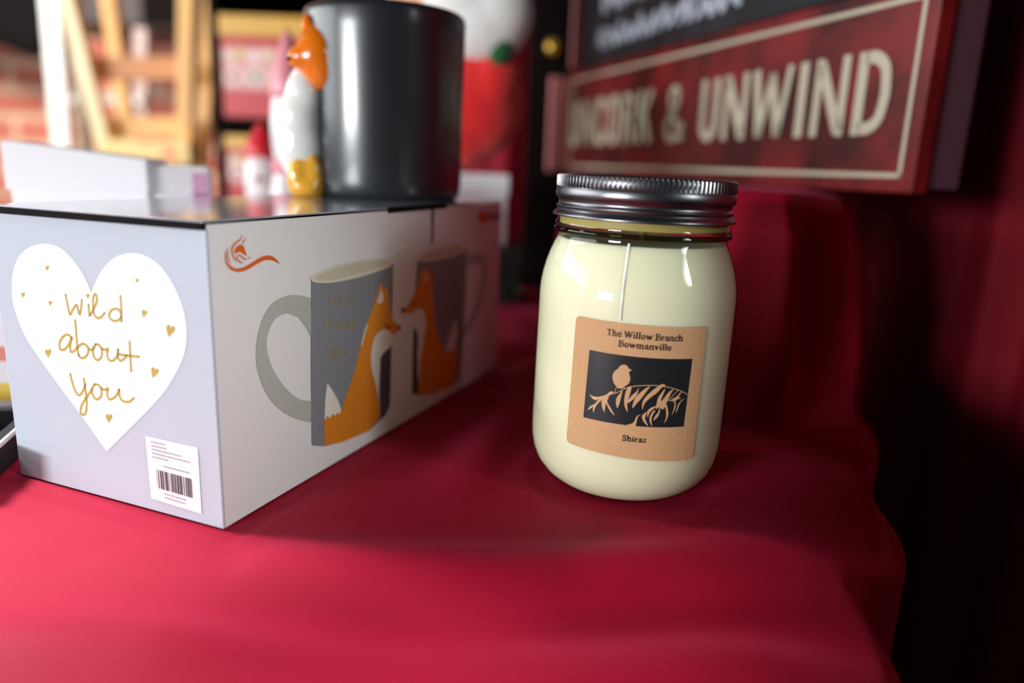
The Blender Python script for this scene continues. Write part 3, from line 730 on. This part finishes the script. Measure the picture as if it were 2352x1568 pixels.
def mat_worn(name, c1, c2, scale, lo, hi, rough=0.45):
    M = mat(name, c1, rough=rough, spec=0.3, coat=0.10, coat_rough=0.2); nt = M.node_tree; b = nt.nodes['Principled BSDF']
    t = nt.nodes.new('ShaderNodeTexCoord'); n = nt.nodes.new('ShaderNodeTexNoise'); n.inputs['Scale'].default_value = scale; n.inputs['Detail'].default_value = 6
    r = nt.nodes.new('ShaderNodeValToRGB'); r.color_ramp.elements[0].position = lo; r.color_ramp.elements[1].position = hi
    r.color_ramp.elements[0].color = (*c1, 1); r.color_ramp.elements[1].color = (*c2, 1)
    nt.links.new(t.outputs['Object'], n.inputs['Vector']); nt.links.new(n.outputs['Fac'], r.inputs[0]); nt.links.new(r.outputs[0], b.inputs['Base Color'])
    return M
SIGNRED = mat_worn('worn_red_paint', lin((118, 23, 21)), lin((58, 8, 9)), 16, .40, .62)
SIGNBLK = mat_worn('black_paint', lin((24, 25, 29)), lin((38, 39, 44)), 25, .4, .7)
SIGNSIDE = mat_wood('purple_brown_wood', lin((92, 62, 72)), lin((66, 42, 52)))
SIGNPINK = mat('faded_pink_edge', lin((206, 128, 128)), rough=0.6, noise=.15, nscale=60)
sgbox('red_board', 0.0, U1, 0.0, VT, -0.012, 0.0, SIGNRED)
sgbox('black_board', 0.012, U1 - 0.03, VT + 0.001, VT + 0.135, -0.012, -0.001, SIGNBLK)
sgbox('backing_board', 0.004, U1 - 0.004, 0.003, VT + 0.12, -0.042, -0.0122, SIGNSIDE)
sgbox('end_trim', U1, U1 + 0.008, 0.004, VT - 0.006, -0.012, 0.024, SIGNPINK)
sgbox('end_trim', U1 - 0.03, U1 - 0.024, VT + 0.001, VT + 0.13, -0.012, 0.012, SIGNPINK)
cream = lin((184, 174, 150)); cream2 = lin((176, 158, 126))
sk = Ink(sg_pt, 0.03)
mgn = 0.009
sk.rect(mgn, mgn, U1 - mgn, mgn + 0.003, cream, 0); sk.rect(mgn, VT - mgn - 0.003, U1 - mgn, VT - mgn, cream, 0)
sk.rect(mgn, mgn, mgn + 0.003, VT - mgn, cream, 0); sk.rect(U1 - mgn - 0.003, mgn, U1 - mgn, VT - mgn, cream, 0)
sk.done('border_line', sign)
sk = Ink(sg_pt, 0.05)
ul, vl = sg_uv(1306, 330); ur, vr = sg_uv(2040, 326)
_, vt1 = sg_uv(2000, 114); vb0 = (sg_uv(1310, 330)[1] + sg_uv(2000, 327)[1]) / 2
# the face is read from its far end towards the near one
tot = sum(GS[c][0] for c in 'UNCORK & UNWIND')
x = 0
for c in 'UNCORK & UNWIND':
    wd, stx = GS[c]; sx = (ur - ul) / tot; hh = vt1 - vb0
    for pts, wt in stx:
        sk.line([(ul + (x + p[0]) * sx, vb0 + p[1] * hh) for p in pts], wt * hh * 0.74, cream, 1, len(pts) > 2, taper=lambda t: 1.0)
    x += wd
sk.done('lettering', sign)
# the upper board's pale brush script: cut off by the frame and out of focus, so only its strokes
sk = Ink(lambda u, v, L: SD * u + V((0, 0, v)) + SN * (-0.0004 + 0.0003 * L), 0.05)
sil = lin((176, 182, 194))
rr = random.Random(3)
for row, (v0, h, ua, ub) in enumerate([(VT + 0.018, 0.020, U1 * 0.86, U1 * 0.40), (VT + 0.055, 0.030, U1 * 0.86, U1 * 0.25)]):
    u = ua
    while u > ub:
        wd = rr.uniform(0.018, 0.030)
        pts = [(u - wd * t, v0 + h * (0.5 + 0.5 * sin(t * 9 + row + u * 40)) * (1.0 if rr.random() < .6 else .6)) for t in (0, .2, .4, .6, .8, 1)]
        sk.line(pts, 0.0065, sil, 1); u -= wd + 0.004
sk.done('brush_script', sign)

# ------------------------------------------------------------------ white boxes behind
WBOX = mat('white_carton', lin((248, 248, 250)), rough=0.45, bump=.03, bscale=600)
PINKP = mat('pink_print', lin((205, 150, 180)), rough=0.5)
def slanted_box(p_near, p_far, depth_dir, dz, z0n, z0f):
    """carton from near end to far end, top heights differing a little"""
    bm = bmesh.new(); a, b = V((*p_near[:2], 0.0006)), V((*p_far[:2], 0.0006)); d = V(depth_dir) * dz
    base = [a, b, b + d, a + d]; tops = [z0n, z0f, z0f, z0n]
    lo = [bm.verts.new(p) for p in base]; hi = [bm.verts.new((p.x, p.y, z)) for p, z in zip(base, tops)]
    bm.faces.new(lo[::-1]); bm.faces.new(hi)
    for i in range(4): bm.faces.new((lo[i], lo[(i + 1) % 4], hi[(i + 1) % 4], hi[i]))
    bmesh.ops.bevel(bm, geom=bm.edges[:], offset=0.0012, segments=2, affect='EDGES')
    return bm
n1 = at(10, 325, 0.44); f1 = at(336, 378, 0.455)
e = (f1 - n1); e.z = 0; e.normalize(); dd = V((-e.y, e.x, 0))
wb = thing('white_carton', (n1.x, n1.y, 0.0008), 'plain white carton left of the fox mug, behind the heart side of the mug box', 'box')
def shift(bm, v): bmesh.ops.translate(bm, verts=bm.verts, vec=v); return bm
obj('carton', shift(slanted_box(n1, f1, dd, 0.045, n1.z - .004, f1.z - .002), (-n1.x, -n1.y, 0)), WBOX, wb)
q = bmesh.new()
tl = shift(slanted_box(n1 - e * .002 - dd * .0015, f1 + e * .001 - dd * .0015, dd, 0.048, n1.z, f1.z + .002), (-n1.x, -n1.y, 0))
for v in tl.verts:
    if v.co.z < 0.05: v.co.z = 0.112
obj('lid', tl, WBOX, wb)
n2 = at(342, 380, 0.458); f2 = at(481, 386, 0.470)
e2 = (f2 - n2); e2.z = 0; e2.normalize(); d2_ = V((-e2.y, e2.x, 0))
wb2 = thing('white_carton', (n2.x, n2.y, 0.0008), 'smaller off-white carton with a pink printed patch at its right end', 'box')
obj('carton', shift(slanted_box(n2, f2, d2_, 0.045, n2.z, f2.z), (-n2.x, -n2.y, 0)), mat('offwhite_carton', lin((232, 226, 228)), rough=.5, bump=.03, bscale=500), wb2)
pkk = Ink(lambda u, v, L: V(((n2 + e2 * u).x - n2.x, (n2 + e2 * u).y - n2.y, v)) - d2_ * 0.0004)
LL = V((f2.x - n2.x, f2.y - n2.y)).length
zc = f2.z
pkk.rect(LL * .70, zc - .062, LL * .985, zc - .004, lin((214, 160, 190)), 0)
for k in range(4): pkk.disc(LL * (.76 + .06 * k), zc - .022 - .010 * (k % 2), .006, lin((234, 202, 220)), 1)
pkk.done('pink_patch', wb2)

# right: white carton on a black foil box, both beyond the gift box
pb = at(1150, 560, 0.735)
bb = thing('black_foil_box', (pb.x - 0.02, pb.y, 0), 'small black box flecked with green foil, between the mug box and the candle jar', 'box')
BF = mat('black_green_foil', (0.006, 0.008, 0.007), rough=.35); nt = BF.node_tree
vo = nt.nodes.new('ShaderNodeTexVoronoi'); vo.inputs['Scale'].default_value = 90
cr_ = nt.nodes.new('ShaderNodeValToRGB'); cr_.color_ramp.elements[0].position = .10; cr_.color_ramp.elements[1].position = .16
cr_.color_ramp.elements[0].color = (0.02, 0.30, 0.08, 1); cr_.color_ramp.elements[1].color = (0.006, 0.008, 0.007, 1)
t_ = nt.nodes.new('ShaderNodeTexCoord'); nt.links.new(t_.outputs['Object'], vo.inputs['Vector']); nt.links.new(vo.outputs['Distance'], cr_.inputs[0]); nt.links.new(cr_.outputs[0], nt.nodes['Principled BSDF'].inputs['Base Color'])
ztop = 0.058
obj('carton', box_bm((-.085, -.005, 0.0012), (.042, .075, ztop), .0015), BF, bb)
obj('lid', box_bm((-.0865, -.0065, ztop - .012), (.0435, .0765, ztop + .0012), .0015), BF, bb)
w3 = at(1060, 402, 0.742); w4 = at(1166, 404, 0.742)
wc = thing('white_carton', (w4.x, w4.y, ztop + .0015), 'white carton on the black foil box, right of the fox mug', 'box')
obj('carton', box_bm((-.115, 0, 0), (0, .085, w4.z - ztop - .0020), .0012, 2, None, Mx.Rotation(rad(8), 4, 'Z')), WBOX, wc)
obj('lid', box_bm((-.1165, -.0015, w4.z - ztop - .020), (.0015, .0865, w4.z - ztop - .0005), .0012, 2, None, Mx.Rotation(rad(8), 4, 'Z')), WBOX, wc)
wct = w4.z + 0.0012

# ------------------------------------------------------------------ plush doll sitting on that carton
RED = mat('red_plush', lin((224, 22, 24)), rough=.9, sheen=.5, bump=.5, bscale=300)
WFUR = mat('white_fur', lin((240, 238, 232)), rough=.95, sheen=.4, bump=.8, bscale=160)
GRN = mat('green_felt', lin((18, 84, 30)), rough=.9, sheen=.2)
dl = at(1075, 300, 0.785); dl = V((dl.x, dl.y, wct))
doll = thing('plush_doll', dl, 'red plush doll with a white beard and green mitten, behind the fox mug', 'toy')
def dq(px, py, Y=0.785): return at(px, py, Y) - dl
def clampz(o, zmin):
    return o
blob('body', [(dq(1090,235), (.050,.040,.058)), (dq(1062,290), (.034,.036,.044)), (V((-0.016,0,.026)), (.028,.030,.0262)), (dq(1130,200,.770), (.026,.026,.044), .3), (dq(1085,120), (.034,.032,.030))], RED, doll, .003)
blob('beard', [(dq(1105,60,.765), (.046,.030,.036)), (dq(1140,30,.765), (.036,.030,.040)), (dq(1080,10,.77), (.048,.034,.042)), (dq(1115,-60), (.046,.040,.040))], WFUR, doll, .003)
blob('mitten', [(dq(1152,118,.752), (.012,.012,.014)), (dq(1146,132,.750), (.010,.010,.009)), (dq(1164,112,.752), (.006,.007,.009))], GRN, doll, .002)
blob('hat', [(dq(1100,-130), (.046,.044,.040)), (dq(1090,-200), (.032,.030,.040)), (dq(1080,-270), (.016,.016,.030))], RED, doll, .003)

# ------------------------------------------------------------------ white figurines on the table, left of the mug
FW_ = mat('white_china', lin((246, 240, 240)), rough=.3, coat=.3)
FR_ = mat('red_china', lin((222, 44, 54)), rough=.35)
FP_ = mat('pink_china', lin((238, 150, 160)), rough=.35)
def figurine(px, Y, ztop, rb, label, pinkhat, hb=.765):
    p = at(px, 440, Y); f = thing('snowman_figurine', (p.x, p.y, 0.0006), label, 'figurine', 'white figurines beside the fox mug')
    H = ztop
    obj('body', lathe_bm([(0, 0), (rb * .8, 0), (rb, H * .06), (rb * 1.06, H * .22), (rb * .98, H * .38), (rb * .72, H * .50), (rb * .60, H * .53), (rb * .70, H * .58), (rb * .76, H * .68), (rb * .66, H * .78), (rb * .3, H * .84), (0, H * .85)], 40), FW_, f, True)
    obj('hat', lathe_bm([(0, H * hb), (rb * .70, H * hb), (rb * .76, H * (hb + .02)), (rb * .6, H * (hb + (1 - hb) * .4)), (rb * .35, H * (hb + (1 - hb) * .7)), (rb * .14, H * (hb + (1 - hb) * .92)), (0, H)], 32), FP_ if pinkhat else FR_, f, True)
    obj('scarf', lathe_bm([(rb * .60, H * .50), (rb * .76, H * .505), (rb * .80, H * .53), (rb * .74, H * .555), (rb * .60, H * .56)], 32), FP_, f, True)
    nz = obj('nose', lathe_bm([(0, 0), (.003, .001), (.0015, .008), (0, .012)], 12), mat('carrot', lin((230, 120, 40))), f, True)
    nz.location = (0, -rb * .72, H * .68); nz.rotation_euler = (rad(90), 0, 0)
    return f
figurine(672, 0.660, 0.243, 0.022, 'taller white snowman figurine in a pink hat, half hidden behind the fox mug', True)
figurine(606, 0.74, 0.170, 0.024, 'shorter white snowman figurine in a red hat, in front of the shelf of red boxes', False, .80)

# ------------------------------------------------------------------ black tray at the far left, beside the gift box
ta = on_z(-4, 1029, 0.013); tb_ = on_z(34, 995, 0.013)
te = V((tb_.x - ta.x, tb_.y - ta.y, 0)); tl_ = te.length; te.normalize(); tn = V((-te.y, te.x, 0))
tray = thing('black_tray', (tb_.x, tb_.y, 0.0008), 'shallow black tray with a pale rim line, left of the mug box', 'tray')
TM = Mx((te, tn, V((0, 0, 1)))).transposed().to_4x4()
TB = mat('black_lacquer', (0.007, 0.007, 0.008), rough=.6, spec=.15)
b_ = box_bm((-.04, 0, 0), (.038, .10, .004), .001, 2, None, TM)
obj('tray_base', b_, TB, tray)
for lo, hi in [((-.04, 0, .0035), (.038, .006, .013)), ((-.04, .094, .0035), (.038, .10, .013)), ((.032, .006, .0035), (.038, .094, .013)), ((-.04, .006, .0035), (-.034, .094, .013))]:
    obj('tray_wall', box_bm(lo, hi, .0008, 2, None, TM), TB, tray)
obj('rim_line', box_bm((-.0406, -.0006, .0118), (.0386, .0012, .0138), .0003, 1, None, TM), mat('pale_rim', lin((176, 172, 165)), rough=.3), tray)

# low white box filling the gap between the tray and the carton
lw_ = thing('low_white_box', (-0.262, 0.372, 0.0008), 'low white box with a yellow stripe, between the black tray and plain white carton', 'box')
LM = Mx.Rotation(rad(-14), 4, 'Z').inverted()
lc = obj('carton', box_bm((-.10, 0, 0), (0, .040, .052), .001, 2, None, LM), WBOX, lw_)
obj('lid', box_bm((-.101, -.001, .040), (.001, .041, .054), .001, 2, None, LM), WBOX, lw_)
ik = Ink(lambda u, v, L: LM @ V((u, -0.0003, v)), 1); ik.rect(-.098, .004, -.002, .014, lin((236, 206, 90)), 0); ik.rect(-.098, .026, -.002, .034, lin((232, 150, 130)), 0)
ik.done('stripe', lc)

# ------------------------------------------------------------------ shelf with red gift tins
SH = mat('black_shelf_paint', (0.006, 0.003, 0.003), rough=.85, spec=.08)
sy = 1.12
c0, c1_ = at(490, 300, sy), at(706, 300, sy)
shelf = thing('display_shelf', (c0.x, sy, -0.75), 'black display shelf holding red and gold boxes, left of the fox mug', 'shelf')
def shp(name, lo, hi): return obj(name, box_bm(lo, hi, .002), SH, shelf)
Wd = c1_.x - c0.x + 0.10; zt1 = at(600, 275, sy).z + .75; zt2 = at(600, 440, sy).z + .75 - .02
tp = at(600, -60, sy).z + .75
shp('side_panel', (0, 0, 0), (.014, .24, tp)); shp('side_panel', (Wd - .014, 0, 0), (Wd, .24, tp))
shp('back_panel', (.014, .225, 0), (Wd - .014, .24, tp)); shp('top_panel', (.014, 0, tp - .02), (Wd - .014, .225, tp))
b1z = at(600, 272, sy).z + .75; b2z = b1z - .118
shp('shelf_board', (.014, 0, b1z - .014), (Wd - .014, .225, b1z)); shp('shelf_board', (.014, 0, b2z - .014), (Wd - .014, .225, b2z))
GOLDT = mat('gold_card', lin((222, 170, 62)), rough=.4, noise=.15, nscale=30)
REDT = mat('red_gift_card', lin((196, 22, 30)), rough=.4)
def tin(zb, h, label):
    t = thing('gift_box', (c0.x + .016, sy - .002, zb - .75 + .0005), label, 'box', 'red gift boxes on the black shelf')
    W_ = at(672, 200, sy).x - c0.x - .016 + .03
    ct = obj('carton', box_bm((0.002, 0.002, 0), (W_ - .002, .16, h - .006), .0015), REDT, t)
    obj('lid', box_bm((0, 0, h * .80), (W_, .162, h), .0015), GOLDT, t)
    ik = Ink(lambda u, v, L: (u, 0.0014 - 0.0003 * L, v))
    ik.rect(.004, h * .28, W_ - .004, h * .70, lin((226, 168, 160)), 0)
    r2 = random.Random(5)
    for k in range(7): ik.disc(.012 + k * (W_ - .024) / 6, h * (.60 + .03 * (k % 2)), .0075, lin([(238, 214, 190), (226, 190, 120), (244, 226, 226)][k % 3]), 1)
    for k in range(4):
        x0 = .017 + k * (W_ - .034) / 3
        ik.disc(x0, h * .40, .0125, lin((240, 220, 214)), 1); ik.disc(x0, h * .40, .0060, lin([(186, 40, 60), (70, 120, 70)][k % 2]), 2)
    ik.done('printed_band', ct)
    return t
tin(b1z, at(600, 37, sy).z + .75 - b1z, 'red gift box with gold lid, on the upper level of the black shelf')
tin(b2z, at(600, 314, sy).z + .75 - b2z, 'red gift box with gold lid, on the lower level of the black shelf')

# ------------------------------------------------------------------ easel, white rack, brick wall, dark board
WOOD = mat_wood('pale_pine', lin((226, 178, 104)), lin((206, 148, 76)))
WOOD2 = mat_wood('cream_pine', lin((240, 222, 180)), lin((226, 200, 150)))
WMET = mat('white_paint', lin((238, 236, 230)), rough=.5)
FL = -0.75
def extend(p, q, z): t = (z - p.z) / (q.z - p.z); return p + (q - p) * t
def pole(parent, name, a, b, wpx, m, Y, ztop=None, dep=.02, low=True):
    p, q = at(*a, Y), at(*b, Y)
    top = extend(q, p, ztop) if ztop else p
    bot = extend(p, q, FL + 0.001) if low else q
    o = obj(name, bar_bm(top - parent.location, bot - parent.location, wpx / FPX * Y / .97, dep, .002), m, parent)
    return o
ey = 1.28
ez = at(350, 200, ey)
easel = thing('wooden_easel', (ez.x, ez.y, FL), 'pale wooden folding easel in front of the brick wall, left of the black shelf', 'easel')
pole(easel, 'leg', (168, 40), (246, 345), 28, WOOD2, ey, .52)
pole(easel, 'leg', (255, 20), (297, 320), 30, WOOD, ey + .10, .50)
pole(easel, 'leg', (432, 20), (426, 370), 32, WOOD, ey, .60)
pole(easel, 'leg', (486, 20), (466, 370), 26, WOOD, ey + .10, .60)
def cross(parent, name, a, b, wpx, m, Y, dep=.018):
    return obj(name, bar_bm(at(*a, Y) - parent.location, at(*b, Y) - parent.location, wpx / FPX * Y, dep, .002), m, parent)
cross(easel, 'crossbar', (200, 158), (440, 158), 46, mat_wood('amber_pine', lin((196, 130, 66)), lin((176, 108, 48))), ey + .03)
cross(easel, 'crossbar', (262, 296), (440, 298), 50, WOOD, ey + .03)
cross(easel, 'ledge', (250, 345), (450, 352), 48, mat_wood('yellow_pine', lin((246, 214, 140)), lin((236, 196, 116))), ey - .03, .05)
ik = Ink(lambda u, v, L: (at(u * 1e4, v * 1e4, ey - .0558) - easel.location), 1)
for x0, x1, y0, y1 in [(318, 345, 316, 324), (352, 398, 314, 323), (370, 405, 346, 360)]:
    ik.poly([(x0 / 1e4, y0 / 1e4), (x1 / 1e4, y0 / 1e4), (x1 / 1e4, y1 / 1e4), (x0 / 1e4, y1 / 1e4)], lin((226, 74, 48)), 0)
ik.done('red_marks', easel)
rk = at(140, 200, 1.45); rack = thing('white_rack', (rk.x, rk.y, FL), 'white painted display rack with upright posts, in front of the brick wall', 'rack')
pole(rack, 'post', (119, 0), (146, 330), 36, WMET, 1.45, .75)
pole(rack, 'post', (170, 0), (198, 330), 22, mat('grey_paint', lin((196, 188, 168)), rough=.5), 1.50, .75)
pole(rack, 'post', (326, 20), (326, 330), 26, mat('pale_pink_paint', lin((232, 206, 198)), rough=.5), 1.60, at(326, 66, 1.6).z)
cross(rack, 'crossbar', (130, 228), (330, 232), 16, WMET, 1.52)

wl = obj('wall_back', box_bm((-2.6, 2.2, FL), (0.6, 2.3, 1.9)), mat_brick()); struct(wl)
fl = obj('floor', box_bm((-3.2, -3.2, FL - .05), (2.2, 2.3, FL)), mat('dark_floor', (0.02, 0.014, 0.012), rough=.6, noise=.3, nscale=6)); struct(fl)
rw = obj('wall_right', box_bm((0.6, 2.2, FL), (2.2, 2.3, 1.9)), mat('dark_wall', (0.012, 0.006, 0.006), rough=.8, noise=.2)); struct(rw)
# dark hanging board across the top of the bricks
BRD = mat('black_slate', (0.006, 0.005, 0.005), rough=.9, spec=.1)
brd = thing('slate_board', at(60, 20, 2.05), 'black slate board hung on the brick wall, upper left', 'board')
pA, pB, pC, pD = [at(x, y, 2.10) - brd.location for x, y in ((-160, 20), (118, 132), (118, -160), (-160, -160))]
bm = bmesh.new(); f = [bm.verts.new((p.x, 0.0, p.z)) for p in (pA, pB, pC, pD)]; g_ = [bm.verts.new((p.x, 0.148, p.z)) for p in (pA, pB, pC, pD)]
bm.faces.new(f); bm.faces.new(g_[::-1])
for i in range(4): bm.faces.new((f[i], f[(i + 1) % 4], g_[(i + 1) % 4], g_[i]))
obj('slate', bm, BRD, brd)
pbr = (pB - pA); 
obj('lower_rail', bar_bm(V((pA.x, -.006, pA.z)), V((pB.x, -.006, pB.z)), .03, .018), mat('black_rail', (0.006, 0.005, 0.005), rough=.9, spec=.05), brd)
b2 = thing('dark_cabinet', (at(380, 30, 1.95).x, 1.95, at(380, 66, 1.95).z), 'dark brown hanging cabinet high on the brick wall behind the easel', 'cabinet')
DKB = mat_wood('dark_brown_wood', lin((52, 26, 12)), lin((30, 14, 8)))
obj('carcass', box_bm((-.30, 0, 0), (.20, .248, .5), .004), DKB, b2)
obj('door', box_bm((-.295, -.016, .006), (-.052, -.001, .494), .003), DKB, b2)
obj('door', box_bm((-.048, -.016, .006), (.195, -.001, .494), .003), mat('black_door', (0.006, 0.004, 0.004), rough=.9, spec=.05), b2)

# ------------------------------------------------------------------ dark red curtains behind the sign and the doll
def curtain(name, pts, z0, z1, label, amp=.012, wave=70, m=CURTAIN):
    bm = bmesh.new(); P_ = [V((*p, 0)) for p in pts]; rows = []
    L = [0]
    for a, b in zip(P_, P_[1:]): L.append(L[-1] + (b - a).length)
    n = int(L[-1] / .006); nz = 24
    for i in range(n + 1):
        s = L[-1] * i / n
        k = max(j for j in range(len(L)) if L[j] <= s + 1e-9); k = min(k, len(P_) - 2)
        t = (s - L[k]) / (L[k + 1] - L[k]); p = P_[k].lerp(P_[k + 1], t); d = (P_[k + 1] - P_[k]).normalized(); nn = V((-d.y, d.x, 0))
        col = []
        for j in range(nz + 1):
            h = j / nz
            o = nn * (amp * sin(s * wave + .6 * sin(h * 2.2)) + amp * .5 * sin(s * wave * 2.3 + 1.4 + h))
            col.append(bm.verts.new((p.x + o.x, p.y + o.y, z0 + (z1 - z0) * h)))
        rows.append(col)
    for i in range(n):
        for j in range(nz): bm.faces.new((rows[i][j], rows[i + 1][j], rows[i + 1][j + 1], rows[i][j + 1]))
    o = obj(name, bm, m, None, True); so = o.modifiers.new('thick', 'SOLIDIFY'); so.thickness = .002
    return tag(o, label, 'curtain')
curtain('curtain', [(0.56, 0.10), (0.45, 0.44), (0.395, 0.75), (0.35, 1.02)], FL, 0.75, 'dark red curtain hanging at the right, behind the sign')
curtain('curtain', [(0.30, 1.06), (-0.13, 1.10)], FL, 0.75, 'dark red curtain behind the plush doll and the white carton', .010, 60)
# dark cabinet with a brass knob by the far end of the sign
kn = at(1270, 112, 0.98)
cb = thing('dark_locker', (kn.x, 0.985, FL), 'narrow black cupboard with a brass knob, left of the far end of the sign', 'cabinet')
zl = at(1255, 190, .985).z - FL
obj('carcass', box_bm((-.030, 0.004, 0), (.05, .045, 1.4), .002), SH, cb)
cdr = obj('door', box_bm((-.028, -.006, zl), (.048, .003, 1.38), .002), SH, cb)
kb = obj('knob', lathe_bm([(0, 0), (.004, 0), (.004, .004), (.009, .008), (.010, .013), (.007, .017), (0, .018)], 24), mat('brass', lin((212, 170, 70)), rough=.3, metal=.6), cdr, True)
kb.location = (0, -.006, kn.z - FL); kb.rotation_euler = (rad(90), 0, 0)
